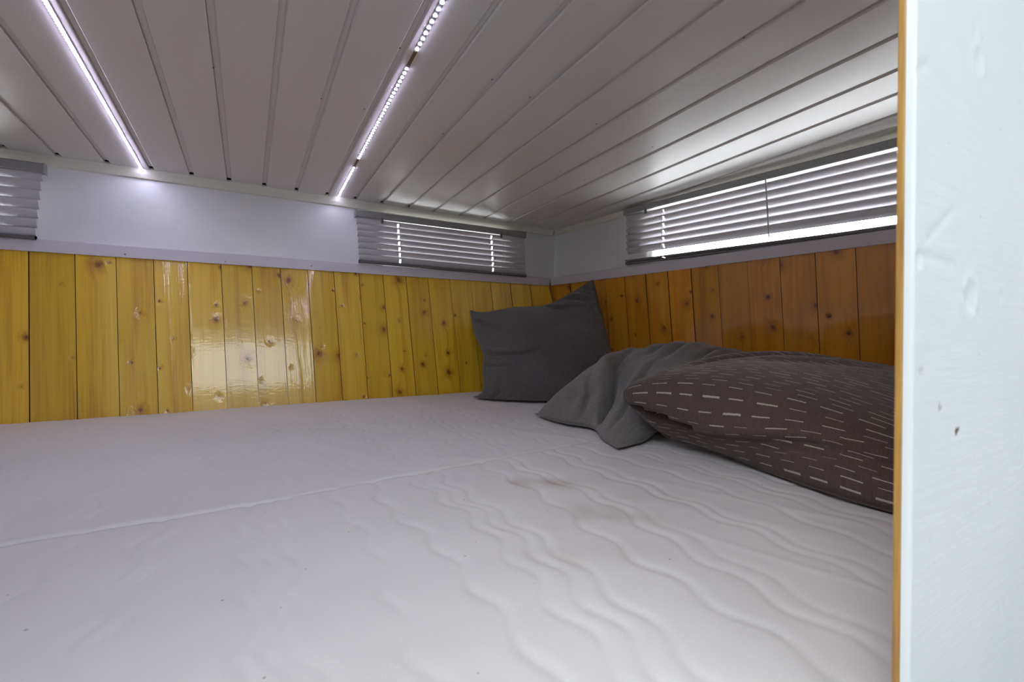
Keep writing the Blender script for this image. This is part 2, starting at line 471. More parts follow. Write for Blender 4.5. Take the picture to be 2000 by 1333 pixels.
tr = [(1219.5, 545), (1261, 540), (1304, 535), (1349.6, 529), (1402.5, 523.5), (1459.5, 516), (1522.5, 507), (1592, 498), (1671, 487)]
JR = [on_rightwood(a, b).y for a, b in tr]
s0 = JR[0] - JR[1]
JR = [JR[0] + s0 * 4 + 0.03, JR[0] + s0 * 3, JR[0] + s0 * 2, JR[0] + s0] + JR
JR = [j for j in JR if j < wood_y(ZT) - 0.03]
JR.insert(0, wood_y(ZT) + 0.012)
while JR[-1] > 0.25: JR.append(JR[-1] - 0.105)
JR[-1] = max(JR[-1], 0.118)
def f_right(a, z): return (wood_x(z, a), a, z)
for a, b in zip(JR[:-1], JR[1:]):
    fix = 0.0
    e0 = (a, a - (0.075 if a == JR[0] else 0))
    plank(e0, (b, b), ZT + 0.012, ZB, f_right, wall_right, (-1, 0), mat=M_PINE_O)

# ---------------------------------------------------------------- rails and battens (trim)
def screws_on(parent, pts, fn, rot, sc=1.2):
    for px, py in pts:
        p = fn(px, py); o = share('screw', PIN, (p.x, p.y, p.z + CZ), parent, rot); o.scale = (sc, sc, sc)
yr = DL - 0.006
trim_1 = struct(extrude('trim_1', [(0, 0), (0, 0.034), (0.004, 0.0365), (0.032, 0.0365), (0.032, 0.030), (0.009, 0.030), (0.009, 0)],
                        (XL, yr - 0.003, ZT - 0.0), (DR - 0.010, yr - 0.003, ZT - 0.0), (0, 1, 0), (0, 0, 1), M_RAIL))
screws_on(trim_1, [(244, 497), (440, 511), (608, 520), (758, 530), (865, 537), (972, 547), (1056, 555)], lambda a, b: on_y(a, b, yr - 0.003), (math.pi / 2, 0, 0))
xr = DR - 0.006
trim_2 = struct(extrude('trim_2', [(0, 0), (0, 0.034), (-0.004, 0.0365), (-0.048, 0.0365), (-0.048, 0.030), (-0.009, 0.030), (-0.009, 0)],
                        (xr - 0.003 + KR * (DW - 0.118), 0.118, ZT + 0.003), (xr - 0.003 + KR * (DW - yr), yr - 0.006, ZT + 0.001), (-1, 0, 0), (0, 0, 1), M_RAIL))
screws_on(trim_2, [(1092, 552), (1202, 541), (1367, 521), (1508, 503), (1695, 475)], lambda a, b: on_x(a, b, xr - 0.003), (0, -math.pi / 2, 0))
zc = ceil_z(1.8)
trim_3 = struct(extrude('trim_3', [(0, 0.0), (0.005, -0.012), (0.012, -0.0245), (0.0215, -0.0265), (0.0215, 0.006), (0.0, 0.006)],
                        (XL, 1.7935, zc), (WW - 0.018, 1.7935, zc - 0.0085), (0, 1, 0), (0, 0, 1), M_CREAM))
trim_4 = struct(extrude('trim_4', [(0, 0.0), (-0.004, -0.009), (-0.009, -0.0205), (-0.0155, -0.0225), (-0.0155, 0.006), (0.0, 0.006)],
                        (wall_x(0.12) - 0.016, 0.12, ceil_z(0.12, 1.5)), (wall_x(1.793) - 0.016, 1.7933, ceil_z(1.793, 1.28)), (-1, 0, 0), (0, 0, 1), M_CREAM))

# ---------------------------------------------------------------- venetian blinds
def blind(label, plane, a0, a1, ztop, zbot, depth, n, cords, shift=0.0, ang=62, bigap=None, dz1=0.0, dzb=None, first=0.012, w=0.0275, clips=(), pull=None, wand=None):
    """a0..a1 along the wall, depth = distance of slat centre from wall, shift = sideways creep towards the foot, dz1 = rise at a1 end"""
    root = empty('venetian_blind'); tag(root, label, 'blind', 'silver venetian blinds')
    def q(a, c, z):
        kk = (ztop - z) / (ztop - zbot); db = dz1 if dzb is None else dzb
        zz = z + (dz1 + (db - dz1) * kk) * (a - a0) / (a1 - a0)
        return (a, DW - c, zz) if plane == 'y' else (wall_x(a) - c, a, zz)
    hh = 0.026
    V = [q(a, c, z) for a in (a0, a1) for c, z in ((depth - 0.013, ztop), (depth + 0.011, ztop), (depth + 0.0135, ztop - 0.003), (depth + 0.0135, ztop - hh + 0.003), (depth + 0.011, ztop - hh), (depth - 0.013, ztop - hh))]
    Fc = [(i, (i + 1) % 6, 6 + (i + 1) % 6, 6 + i) for i in range(6)] + [tuple(range(6))[::-1], tuple(range(6, 12))]
    hr = link('headrail', V, Fc, M_HEAD, root)
    for a in (a0, a1):
        s = 0.0012 if a == a1 else -0.0012
        V = [q(a + e, c, z) for e in (0, s) for c, z in ((depth - 0.0145, ztop + 0.0012), (depth + 0.0148, ztop + 0.0012), (depth + 0.0148, ztop - hh - 0.0012), (depth - 0.0145, ztop - hh - 0.0012))]
        link('end_cap', V, BOXF, M_HEAD, hr)
    zs = []
    z = ztop - hh - first; gap = 0
    span = (z - 0.004) - (zbot + 0.020)
    for i in range(n):
        k = i / (n - 1)
        zz = z - 0.004 - span * k
        if bigap: zz = z - 0.004 - (span - bigap[1]) * i / (n - 2) if i < n - 1 else z - 0.004 - span - 0.004
        zs.append(zz)
    an = math.radians(ang)
    us = sorted(set([0.0, 1.0] + [x for c in cords for x in ((c - a0 - 0.003) / (a1 - a0), (c - a0 + 0.003) / (a1 - a0))] + list(np.linspace(0, 1, 13))))
    holes = [((c - a0) / (a1 - a0)) for c in cords]
    NS = 8
    for i, zz in enumerate(zs):
        off = shift * (i + 1) / n
        aa = an + math.radians(RND.uniform(-1.5, 1.5))
        if bigap and i >= n - bigap[0]: aa = math.radians(bigap[2])
        bow = RND.uniform(-0.0008, 0.0008)
        V, Fc = [], []
        for t_ in (0, 1):
            for u in us:
                for s in range(NS + 1):
                    x = (s / NS - 0.5) * w; y = 0.0028 * (1 - (2 * s / NS - 1) ** 2) + t_ * 0.0003
                    c = x * math.cos(aa) + y * math.sin(aa); h = x * math.sin(aa) - y * math.cos(aa)
                    V.append(q(a0 + 0.004 + off + (a1 - a0 - 0.008) * u, depth + c, zz + h + bow * math.sin(math.pi * u)))
        nn = NS + 1; L = len(us) * nn
        for ui in range(len(us) - 1):
            um = (us[ui] + us[ui + 1]) / 2
            hole = any(abs(um - h) * (a1 - a0) < 0.0029 for h in holes)
            for s in range(NS):
                if hole and 2 <= s <= 5: continue
                b = ui * nn + s
                Fc.append((b, b + nn, b + nn + 1, b + 1)); Fc.append((L + b, L + b + 1, L + b + nn + 1, L + b + nn))
        for s in (0, NS):
            for ui in range(len(us) - 1):
                b = ui * nn + s; Fc.append((b, L + b, L + b + nn, b + nn))
        link('slat', V, Fc, M_SLAT, root, smooth=True)
    zb = zbot
    off = shift
    V = [q(a + off, c, z) for a in (a0 + 0.004, a1 - 0.004) for c, z in ((depth - 0.009, zb + 0.002), (depth - 0.006, zb), (depth + 0.006, zb), (depth + 0.010, zb + 0.003), (depth + 0.010, zb + 0.007), (depth + 0.006, zb + 0.010), (depth - 0.006, zb + 0.010), (depth - 0.009, zb + 0.008))]
    Fc = [(i, (i + 1) % 8, 8 + (i + 1) % 8, 8 + i) for i in range(8)] + [tuple(range(8))[::-1], tuple(range(8, 16))]
    br = link('bottom_rail', V, Fc, M_BRAIL, root)
    for a in (a0 + 0.004, a1 - 0.004):
        e = 0.012 if a < (a0 + a1) / 2 else -0.012
        V = [q(b + off, c, z) for b in (a, a + e) for c, z in ((depth - 0.0095, zb - 0.0006), (depth + 0.0106, zb - 0.0006), (depth + 0.0106, zb + 0.0106), (depth - 0.0095, zb + 0.0106))]
        link('end_cap', V, BOXF, M_BRAIL, br)
    for c in cords:
        for cc in (0.0135, -0.0115):
            pts = [q(c + shift * k, depth + cc * (1 - 0.25 * k), ztop - hh + (zb + 0.004 - ztop + hh) * k) for k in np.linspace(0, 1, 7)]
            tube('ladder_cord', pts, 0.0005, M_CORD, root, 5)
    for c in clips:
        V = boxv((-0.004, -0.002, -0.016), (0.004, 0.004, 0.004))
        pp = q(c, depth + 0.0155, ztop - hh)
        if plane == 'y': V = [(pp[0] + x, pp[1] - y, pp[2] + z_) for x, y, z_ in V]
        else: V = [(pp[0] - y, pp[1] + x, pp[2] + z_) for x, y, z_ in V]
        link('tilt_clip', V, BOXF, M_BRAIL, root)
    if wand:
        w0 = Vector(q(wand, depth + 0.018, ztop - hh + 0.002)); w1 = Vector(q(wand - 0.012, depth + 0.020, zbot + 0.035))
        tube('tilt_wand', [w0, w0 * 0.5 + w1 * 0.5, w1], 0.0022, M_CLEAR, root, 6)
    if pull:
        c, zl = pull
        pts = [q(c + 0.003 * math.sin(5 * k), depth + 0.019 + 0.004 * k, ztop - hh + 0.003 + (zl - ztop + hh) * k) for k in np.linspace(0, 1, 9)]
        pc = tube('pull_cord', pts, 0.0009, M_CORD, root, 5)
        e = Vector(pts[-1]); tube('cord_end', [e, e + Vector((0.006, -0.001, -0.008)), e + Vector((0.011, -0.002, -0.016))], 0.0016, M_CORD, pc, 6)
    return root
DB = 0.038
yb = DW - DB - 0.013
bx0, bx1 = on_y(695, 412, yb).x, on_y(1027, 455, yb).x
zt_b = on_y(860, 430, yb).z; zt_l = on_y(695, 409, yb).z; zt_r = on_y(1027, 453, yb).z
zb_l = on_y(702, 512, yb).z; zb_r = on_y(1026, 541, yb).z
blind('silver venetian blind with a pull cord, close to the corner of the panelled walls', 'y', bx0, bx1, zt_l, zb_l, DB, 7,
      [on_y(777, 470, yb).x, on_y(962, 490, yb).x], shift=0.010, dz1=zt_r - zt_l, dzb=zb_r - zb_l, first=0.009, ang=72,
      clips=[on_y(746, 430, yb).x, on_y(978, 458, yb).x], pull=(on_y(980, 500, yb).x, on_y(985, 537, yb).z))
ax1 = on_y(84, 330, yb).x
blind('silver venetian blind beside the end of the unbroken led light strip', 'y', XL + 0.02, ax1, on_y(84, 319, yb).z, on_y(66, 467, yb).z, DB, 7,
      [ax1 - 0.14, XL + 0.15], shift=-0.016, ang=73, first=0.004)
xb = WW - DB - 0.013
ry1 = on_x(1219, 412, xb).y
zl1 = on_x(1219, 409, xb).z; zb1 = on_x(1222, 517, xb).z
ry0 = 0.16
z2 = on_x(1745, 270, xb).z; y2 = on_x(1745, 270, xb).y
zb2 = on_x(1745, 455, xb).z
blind('sunlit silver venetian blind over the window that glares white above the brown pillow', 'x', ry0, ry1, zl1 + (z2 - zl1) * (ry0 - ry1) / (y2 - ry1), zb1 + (zb2 - zb1) * (ry0 - ry1) / (y2 - ry1), DB, 7,
      [on_x(1291, 460, xb).y, ry0 + 0.1], dz1=-(z2 - zl1) * (ry0 - ry1) / (y2 - ry1), ang=62, dzb=-(zb2 - zb1) * (ry0 - ry1) / (y2 - ry1), bigap=(1, 0.042, 14), first=0.017, w=0.031,
      clips=[on_x(1262, 408, xb).y], wand=on_x(1497, 360, xb).y)

# ---------------------------------------------------------------- led strips
def led_strip(label, px0, px1, breaks, tail=0, step=0.0083, size=1.0):
    p0, p1 = on_ceiling(*px0), on_ceiling(*px1)
    d = (p1 - p0)
    p1 = p0 + d * ((0.22 - p0.y) / d.y)                        # runs on to the front of the bunk
    root = empty('led_strip', (p0.x, p0.y, p0.z + CZ)); tag(root, label, 'led strip', 'led light strips under the ceiling')
    bpy.context.view_layer.update()
    inv = Matrix.Translation((-p0.x, -p0.y, -p0.z - CZ))
    def put(o): o.parent = root; o.matrix_parent_inverse = inv; return o
    dn = d.normalized(); sd = Vector((dn.y, -dn.x, 0)).normalized(); up = Vector((0, 0, 1))
    L = (p1 - p0).length
    def at(s): return p0 + dn * s
    segs, cur = [], 0.0
    for b0, b1 in breaks: segs.append((cur, b0)); cur = b1
    segs.append((cur, L))
    for s0_, s1_ in segs:
        V = [at(s) + sd * x + up * z for s in (s0_, s1_) for x, z in ((-0.004, -0.0003), (0.004, -0.0003), (0.004, -0.0015), (-0.004, -0.0015))]
        put(link('tape', V, BOXF, M_PCB))
        k = s0_ + 0.004
        while k < s1_ - 0.002:
            c = at(k) - up * 0.0026
            o = bpy.data.objects.new('led', LEDM); COL.objects.link(o); o.location = c + Vector((0, 0, CZ)); o.scale = (size, size, 1); put(o)
            k += step
    for b0, b1 in breaks:
        V = [at(s) + sd * x + up * z for s in (b0 + 0.004, b1 - 0.004) for x, z in ((-0.003, -0.0003), (0.003, -0.0003), (0.003, -0.002), (-0.003, -0.002))]
        put(link('connector', V, BOXF, M_SOLDER))
    if tail:
        for i in range(tail):
            c = p0 - dn * (0.006 + 0.0) - up * (0.004 + 0.008 * (i + 1)) 
            o = bpy.data.objects.new('led', LEDM); COL.objects.link(o); o.location = c + Vector((0, 0, CZ)); put(o)
    return root
V, Fc = [(0, 0, -0.0007)] + [(0.0026 * math.cos(k * math.pi / 3), 0.0026 * math.sin(k * math.pi / 3), 0) for k in range(6)], [(0, 1 + (k + 1) % 6, 1 + k) for k in range(6)] + [tuple(range(1, 7))]; t_ = link('led', V, Fc, M_LED, smooth=True, lift=False); LEDM = t_.data; bpy.data.objects.remove(t_)
def s_at(px0, pp): return (on_ceiling(*pp) - on_ceiling(*px0)).length
led_strip('unbroken led light strip that ends above the bare white wall between two blinds', (279, 333), (88, 0), [], step=0.0083, size=1.22)
e = (655, 394)
led_strip('led light strip broken by two dark connectors, ending next to a blind', e, (865, 0), [(s_at(e, (683, 322)), s_at(e, (689, 307))), (s_at(e, (786, 126)), s_at(e, (806, 94)))], tail=1, step=0.01646, size=1.35)

# ---------------------------------------------------------------- mattresses
def fbm(x, y, seed, f0=1.0, oct_=4, gain=0.55):
    r = np.random.RandomState(seed); out = np.zeros_like(x); a = 1.0; f = f0
    for o_ in range(oct_):
        s = 0
        for k in range(5):
            an = r.uniform(0, 6.28); ph = r.uniform(0, 6.28)
            s = s + np.sin((x * math.cos(an) + y * math.sin(an)) * f * r.uniform(0.7, 1.4) + ph)
        out += a * s / 5; a *= gain; f *= 1.9
    return out
def mat_sheet(seed):
    t = NT('white_quilted_cotton'); t.set(Roughness=0.85, Sheen_Weight=0.15)
    v = t.coord()
    att = t.n('ShaderNodeAttribute', attribute_name='stain')
    n1 = t.noise(v, 3.0, 4, 0.6)
    c = t.ramp(n1, [(0.3, (0.70, 0.68, 0.67)), (0.7, (0.76, 0.745, 0.74))])
    c = t.mix(att.outputs['Fac'], c, (0.44, 0.38, 0.29))
    vo = t.n('ShaderNodeTexVoronoi'); t.l(v, vo.inputs['Vector']); vo.inputs['Scale'].default_value = 34
    cs = t.n('ShaderNodeSeparateColor'); t.l(vo.outputs['Color'], cs.inputs[0])
    sp = t.math('MULTIPLY', t.math('LESS_THAN', vo.outputs['Distance'], t.math('MULTIPLY_ADD', cs.outputs[1], 0.035, 0.012)), t.math('GREATER_THAN', cs.outputs[0], 0.25))
    c = t.mix(t.math('MULTIPLY', sp, 0.7), c, (0.25, 0.21, 0.17))
    t.l(c, t.b.inputs['Base Color'])
    t.bump(t.noise(v, 420, 2), 0.25, 0.0006)
    return t.m
M_SHEET = mat_sheet(1)
def seam(x): return 0.716 + 0.085 * np.maximum(x, 0.0) ** 1.0
def mattress(name, label, x0, x1, y0, y1, thick, rf, rb, seed, stain_c=None, sag=0.0, drop=0.0, deep=1.0):
    dx, dy = 0.0032, 0.0055
    nx, ny = int((x1 - x0) / dx), int((float(np.max(y1(0.2))) - float(np.max(y0(0.2)))) / dy)
    # finer spacing in the rounded border
    ys = np.linspace(0, 1, ny + 1); xs = np.linspace(0, 1, nx + 1)
    X = x0 + (x1 - x0) * xs
    XX, VV_ = np.meshgrid(X, ys)
    ya, yb_ = y0(XX), y1(XX)
    YY = ya + (yb_ - ya) * VV_
    amp = 0.0075; lam = 0.092
    wav = XX + 0.020 * fbm(XX, YY, seed + 3, 6.0, 3) + 0.10 * (YY - 0.4) * 0.12
    H = np.zeros_like(XX)
    r = np.random.RandomState(seed)
    k = x0 - 0.05
    groove = np.zeros_like(XX)
    while k < x1 + 0.05:
        nn = r.choice([2, 3, 2, 1])
        ph = r.uniform(0, 6.28)
        for j in range(nn):
            line = k + j * 0.022 + amp * (0.75 + 0.5 * r.rand()) * np.sin(YY * 2 * math.pi / lam + ph + j * 0.55) + 0.006 * np.sin(YY * 11 + ph + j)
            dd = np.abs(wav - line)
            groove = np.maximum(groove, np.exp(-(dd / 0.0055) ** 2) * r.uniform(0.6, 1.0))
        k += nn * 0.022 + r.uniform(0.030, 0.060)
    soft = 0.68 + 0.32 * np.tanh(2 * fbm(XX, YY, seed + 9, 4.0, 2))
    puff = fbm(XX, YY, seed + 5, 9.0, 3)
    H = -0.0034 * deep * groove * soft + 0.0016 * puff
    # creases of the loose cover
    cr = fbm(XX * 1.0 + 0.3 * YY, YY * 0.35, seed + 21, 14.0, 3)
    H += 0.0022 * np.exp(-(cr / 0.12) ** 2) * (0.5 + 0.5 * np.tanh(3 * fbm(XX, YY, seed + 30, 3.0, 2)))
    H += sag * np.cos((XX - 0.2) * 1.1)
    def rnd(d, rr): q = np.clip(1 - d / rr, 0, 1); return -(rr - np.sqrt(np.maximum(rr * rr - (q * rr) ** 2, 0)))
    Z = ZM - drop + H + rnd(YY - ya, rf) + rnd(yb_ - YY, rb) + rnd(XX - x0, 0.03) + rnd(x1 - XX, 0.02)
    V = np.stack([XX, YY, Z], -1).reshape(-1, 3).tolist()
    W = nx + 1
    Fc = [(j * W + i, j * W + i + 1, (j + 1) * W + i + 1, (j + 1) * W + i) for j in range(ny) for i in range(nx)]
    loop = [i for i in range(W)] + [j * W + nx for j in range(1, ny + 1)] + [ny * W + i for i in range(nx - 1, -1, -1)] + [j * W for j in range(ny - 1, 0, -1)]
    b = len(V)
    for i in loop: V.append((V[i][0], V[i][1], ZM - thick))
    n = len(loop)
    Fc += [(loop[i], b + i, b + (i + 1) % n, loop[(i + 1) % n]) for i in range(n)]
    Fc.append(tuple(b + i for i in range(n))[::-1])
    o = link(name, V, Fc, M_SHEET, smooth=True)
    st = np.zeros_like(XX)
    if stain_c:
        for (sx, sy, sr, sa) in stain_c:
            st += sa * np.exp(-(((XX - sx) ** 2 + (YY - sy) ** 2) / sr ** 2))
    st *= np.clip(0.25 + 0.9 * fbm(XX, YY, seed + 40, 48.0, 3), 0, 1.2) * (0.45 + 0.55 * groove)
    st = np.clip(st, 0, 1)
    vals = np.concatenate([st.ravel(), np.zeros(n)]).astype(np.float32)
    at = o.data.attributes.new('stain', 'FLOAT', 'POINT'); at.data.foreach_set('value', vals)
    tag(o, label, 'mattress')
    return o
YS = on_z(600, 965, ZM).y
mattress('mattress', 'white quilted mattress against the honey pine wall, carrying the upright charcoal pillow', XL + 0.02, 1.300, lambda x: seam(x) + 0.0020, lambda x: 0 * x + wood_y(ZM) - 0.014, 0.13, 0.003, 0.010, 11, drop=0.0015, deep=0.65)
sp = [on_z(a, b, ZM) for a, b in ((1085, 945), (1010, 935), (1190, 980), (1210, 1010), (1100, 1050))]
mattress('mattress', 'white quilted mattress with faint brown stains, beside the brown pillow and the wood-edged partition', XL + 0.02, 1.440, lambda x: 0 * x + 0.116, lambda x: seam(x) - 0.0020, 0.13, 0.012, 0.006, 25,
         [(p.x, p.y, rr, aa) for p, rr, aa in zip(sp, (0.06, 0.05, 0.07, 0.06, 0.06), (0.95, 0.95, 0.8, 0.8, 0.8))])

# ---------------------------------------------------------------- pillows
def spline(pts, n):
    pts = [np.array(p, float) for p in pts]
    if len(pts) == 2: return np.array([pts[0] + (pts[1] - pts[0]) * t for t in np.linspace(0, 1, n)])
    seg = [np.linalg.norm(b - a) for a, b in zip(pts[:-1], pts[1:])]
    cum = np.concatenate([[0], np.cumsum(seg)]) / sum(seg)
    ext = [2 * pts[0] - pts[1]] + pts + [2 * pts[-1] - pts[-2]]
    out = []
    for t in np.linspace(0, 1, n):
        k = min(max(np.searchsorted(cum, t, side='right') - 1, 0), len(pts) - 2)
        u = (t - cum[k]) / (cum[k + 1] - cum[k])
        p0, p1, p2, p3 = ext[k], ext[k + 1], ext[k + 2], ext[k + 3]
        out.append(0.5 * ((2 * p1) + (-p0 + p2) * u + (2 * p0 - 5 * p1 + 4 * p2 - p3) * u ** 2 + (-p0 + 3 * p1 - 3 * p2 + p3) * u ** 3))
    return np.array(out)
def pillow(name, label, mat, bottom, right, top, left, t1, t2, toward, relief, n=110, uvs=(1, 1), hem=None, power=0.55, power_u=None, group=None, under=None, keep=None):
    """bottom: c00->c10, top: c01->c11, left: c00->c01, right: c10->c11 (seam curves); front bulges 'toward' by t1, back by t2"""
    B, T, Lf, R = spline(bottom, n), spline(top, n), spline(left, n), spline(right, n)
    u = np.linspace(0, 1, n); UU, VV = np.meshgrid(u, u)            # VV rows, UU cols
    U3, V3 = UU[..., None], VV[..., None]
    S = (1 - V3) * B[None] + V3 * T[None] + (1 - U3) * Lf[:, None] + U3 * R[:, None] \
        - ((1 - U3) * (1 - V3) * B[0] + U3 * (1 - V3) * B[-1] + (1 - U3) * V3 * T[0] + U3 * V3 * T[-1])
    Nn = np.cross(np.gradient(S, axis=1), np.gradient(S, axis=0)); Nn /= np.linalg.norm(Nn, axis=-1, keepdims=True) + 1e-9
    tw = np.array(toward, float)
    Nn *= np.where((Nn * tw).sum(-1, keepdims=True) < 0, -1, 1)
    tw /= np.linalg.norm(tw); Nn = Nn * 0.6 + tw * 0.4; Nn /= np.linalg.norm(Nn, axis=-1, keepdims=True)
    eu = np.minimum(UU, 1 - UU); ev = np.minimum(VV, 1 - VV)
    w = np.sin(math.pi * UU) ** (power_u or power) * np.sin(math.pi * VV) ** power
    rel = relief(UU, VV)
    lip = np.clip(np.minimum(eu, ev) / 0.06, 0, 1)
    fr = S + Nn * (t1 * w + rel * lip)[..., None]
    bk = S - Nn * (t2 * w + 0.0008)[..., None]
    for A in (fr, bk):
        A[..., 2] = np.maximum(A[..., 2], ZM + 0.005 + (0.0015 if A is fr else 0))
        lim = DR + SR_ * (ZT - A[..., 2]) + KR * (DW - A[..., 1]) - 0.006
        A[..., 0] = np.minimum(A[..., 0], lim)
        limy = DL - SL_ * (ZT - A[..., 2]) - 0.004
        A[..., 1] = np.minimum(A[..., 1], limy)
    if under is not None:                                # squashed beneath the pillow lying on it
        for A in (fr, bk):
            gi = np.clip(((A[..., 0] - 0.5) / 0.008).astype(int), 0, 124); gj = np.clip((A[..., 1] / 0.008).astype(int), 0, 124)
            A[..., 2] = np.maximum(np.minimum(A[..., 2], under[gi, gj] - 0.004), ZM + 0.005 + (0.0015 if A is fr else 0))
    if keep is not None:
        for p in np.concatenate([fr.reshape(-1, 3), bk.reshape(-1, 3)]):
            a_, b_ = int((p[0] - 0.5) / 0.008), int(p[1] / 0.008)
            for da in (-1, 0, 1):
                for db in (-1, 0, 1):
                    if 0 <= a_ + da < 125 and 0 <= b_ + db < 125: keep[a_ + da, b_ + db] = min(keep[a_ + da, b_ + db], p[2])
    V = fr.reshape(-1, 3).tolist(); nf = len(V)
    idx = {}
    bki = np.zeros((n, n), int)
    for j in range(n):
        for i in range(n):
            if i in (0, n - 1) or j in (0, n - 1): bki[j, i] = j * n + i
            else: bki[j, i] = len(V); V.append(tuple(bk[j, i]))
    Fc = [(j * n + i, j * n + i + 1, (j + 1) * n + i + 1, (j + 1) * n + i) for j in range(n - 1) for i in range(n - 1)]
    Fc += [(bki[j, i], bki[j + 1, i], bki[j + 1, i + 1], bki[j, i + 1]) for j in range(n - 1) for i in range(n - 1)]
    UV = np.zeros((len(V), 2)); g = np.stack([UU * uvs[0], VV * uvs[1]], -1).reshape(-1, 2); UV[:nf] = g
    for j in range(n):
        for i in range(n): UV[bki[j, i]] = g[j * n + i]
    root = empty(name, (float(S[..., 0].mean()), float(S[..., 1].mean()), CZ + ZM))
    bpy.context.view_layer.update()
    o = link('cover', V, Fc, mat, smooth=True, uv=UV)
    o.parent = root; o.matrix_parent_inverse = root.matrix_world.inverted()
    per = [fr[0, i] for i in range(n)] + [fr[j, n - 1] for j in range(1, n)] + [fr[n - 1, i] for i in range(n - 2, -1, -1)] + [fr[j, 0] for j in range(n - 2, 0, -1)]
    h = tube('seam', [Vector(p) for p in per[::2]], 0.0017, hem or mat, None, 6, closed=True)
    h.parent = root; h.matrix_parent_inverse = root.matrix_world.inverted()
    tag(root, label, 'pillow', group)
    return root
def mat_linen(name, c0, c1, c2):
    t = NT(name); t.set(Roughness=0.9, Sheen_Weight=0.25)
    uv = t.n('ShaderNodeTexCoord').outputs['UV']
    def mp(sc):
        q = t.n('ShaderNodeMapping'); t.l(uv, q.inputs[0]); q.inputs['Scale'].default_value = sc; return q.outputs[0]
    a = t.noise(mp((900, 45, 1)), 1.0, 2); b = t.noise(mp((45, 900, 1)), 1.0, 2); d = t.noise(mp((6, 6, 1)), 1.0, 3)
    h = t.math('ADD', a, b)
    g = t.math('ADD', t.math('MULTIPLY', h, 0.36), t.math('MULTIPLY', d, 0.28))
    t.l(t.ramp(g, [(0.38, c0), (0.5, c1), (0.63, c2)]), t.b.inputs['Base Color'])
    t.bump(h, 0.35, 0.0008)
    return t.m
M_CHAR = mat_linen('charcoal_linen', (0.075, 0.071, 0.070), (0.110, 0.104, 0.102), (0.155, 0.147, 0.143))
M_GREY = mat_linen('washed_grey_linen', (0.135, 0.127, 0.122), (0.190, 0.180, 0.172), (0.265, 0.252, 0.240))
def mat_dash():
    t = NT('brown_cotton_with_woven_dashes'); t.set(Roughness=0.88, Sheen_Weight=0.15)
    uv = t.n('ShaderNodeTexCoord').outputs['UV']
    sp = t.n('ShaderNodeSeparateXYZ'); t.l(uv, sp.inputs[0])
    x, y = sp.outputs[0], sp.outputs[1]
    rowh = 0.0112
    ry = t.math('DIVIDE', y, rowh); row = t.math('FLOOR', ry); fy = t.math('SUBTRACT', t.math('FRACT', ry), 0.5)
    wn = t.n('ShaderNodeTexWhiteNoise', noise_dimensions='1D'); t.l(row, wn.inputs['W'])
    dl = 0.052
    rx = t.math('ADD', t.math('DIVIDE', x, dl), t.math('MULTIPLY', wn.outputs['Value'], 7.0))
    cell = t.math('FLOOR', rx); fx = t.math('FRACT', rx)
    c2 = t.n('ShaderNodeCombineXYZ'); t.l(cell, c2.inputs[0]); t.l(row, c2.inputs[1])
    w2 = t.n('ShaderNodeTexWhiteNoise', noise_dimensions='2D'); t.l(c2.outputs[0], w2.inputs['Vector'])
    nz = t.n('ShaderNodeTexNoise'); t.l(uv, nz.inputs['Vector']); nz.inputs['Scale'].default_value = 420; nz.inputs['Detail'].default_value = 1
    th = t.math('MULTIPLY_ADD', w2.outputs['Value'], 0.050, 0.022)
    th = t.math('MULTIPLY', th, t.math('MULTIPLY_ADD', nz.outputs['Fac'], 1.4, 0.3))
    on = t.math('MULTIPLY', t.math('LESS_THAN', t.math('ABSOLUTE', fy), th), t.math('LESS_THAN', fx, t.math('MULTIPLY_ADD', w2.outputs['Value'], 0.25, 0.42)))
    q = t.n('ShaderNodeMapping'); t.l(uv, q.inputs[0]); q.inputs['Scale'].default_value = (700, 60, 1)
    wv = t.noise(q.outputs[0], 1.0, 2)
    base = t.ramp(wv, [(0.3, (0.072, 0.046, 0.038)), (0.7, (0.106, 0.071, 0.059))])
    t.l(t.mix(on, base, (0.46, 0.41, 0.35)), t.b.inputs['Base Color'])
    t.bump(t.math('ADD', wv, t.math('MULTIPLY', on, 1.5)), 0.3, 0.0008)
    return t.m
M_DASH = mat_dash()
def G(u, v, cu, cv, su, sv, an=0.0):
    c, s = math.cos(an), math.sin(an)
    a = (u - cu) * c + (v - cv) * s; b = -(u - cu) * s + (v - cv) * c
    return np.exp(-(a / su) ** 2 - (b / sv) ** 2)
def crease(u, v, pts, wd, depth):
    """valley along a polyline in uv with a soft ridge beside it, fading towards its ends"""
    best = np.full_like(u, 9.0); par = np.zeros_like(u); side = np.zeros_like(u)
    tot = len(pts) - 1
    for k, ((a, b), (c, d)) in enumerate(zip(pts[:-1], pts[1:])):
        L2 = (c - a) ** 2 + (d - b) ** 2
        t = np.clip(((u - a) * (c - a) + (v - b) * (d - b)) / L2, 0, 1)
        ds = np.hypot(u - a - t * (c - a), v - b - t * (d - b))
        sg = np.sign((c - a) * (v - b) - (d - b) * (u - a))
        m_ = ds < best; best = np.where(m_, ds, best); par = np.where(m_, (k + t) / tot, par); side = np.where(m_, sg, side)
    fade = np.sin(np.pi * np.clip(par * 0.92 + 0.04, 0, 1)) ** 0.6
    return fade * depth * (-np.exp(-(best / wd) ** 2) + 0.7 * np.exp(-((best - 2.1 * wd) / (1.5 * wd)) ** 2) * (side > 0))
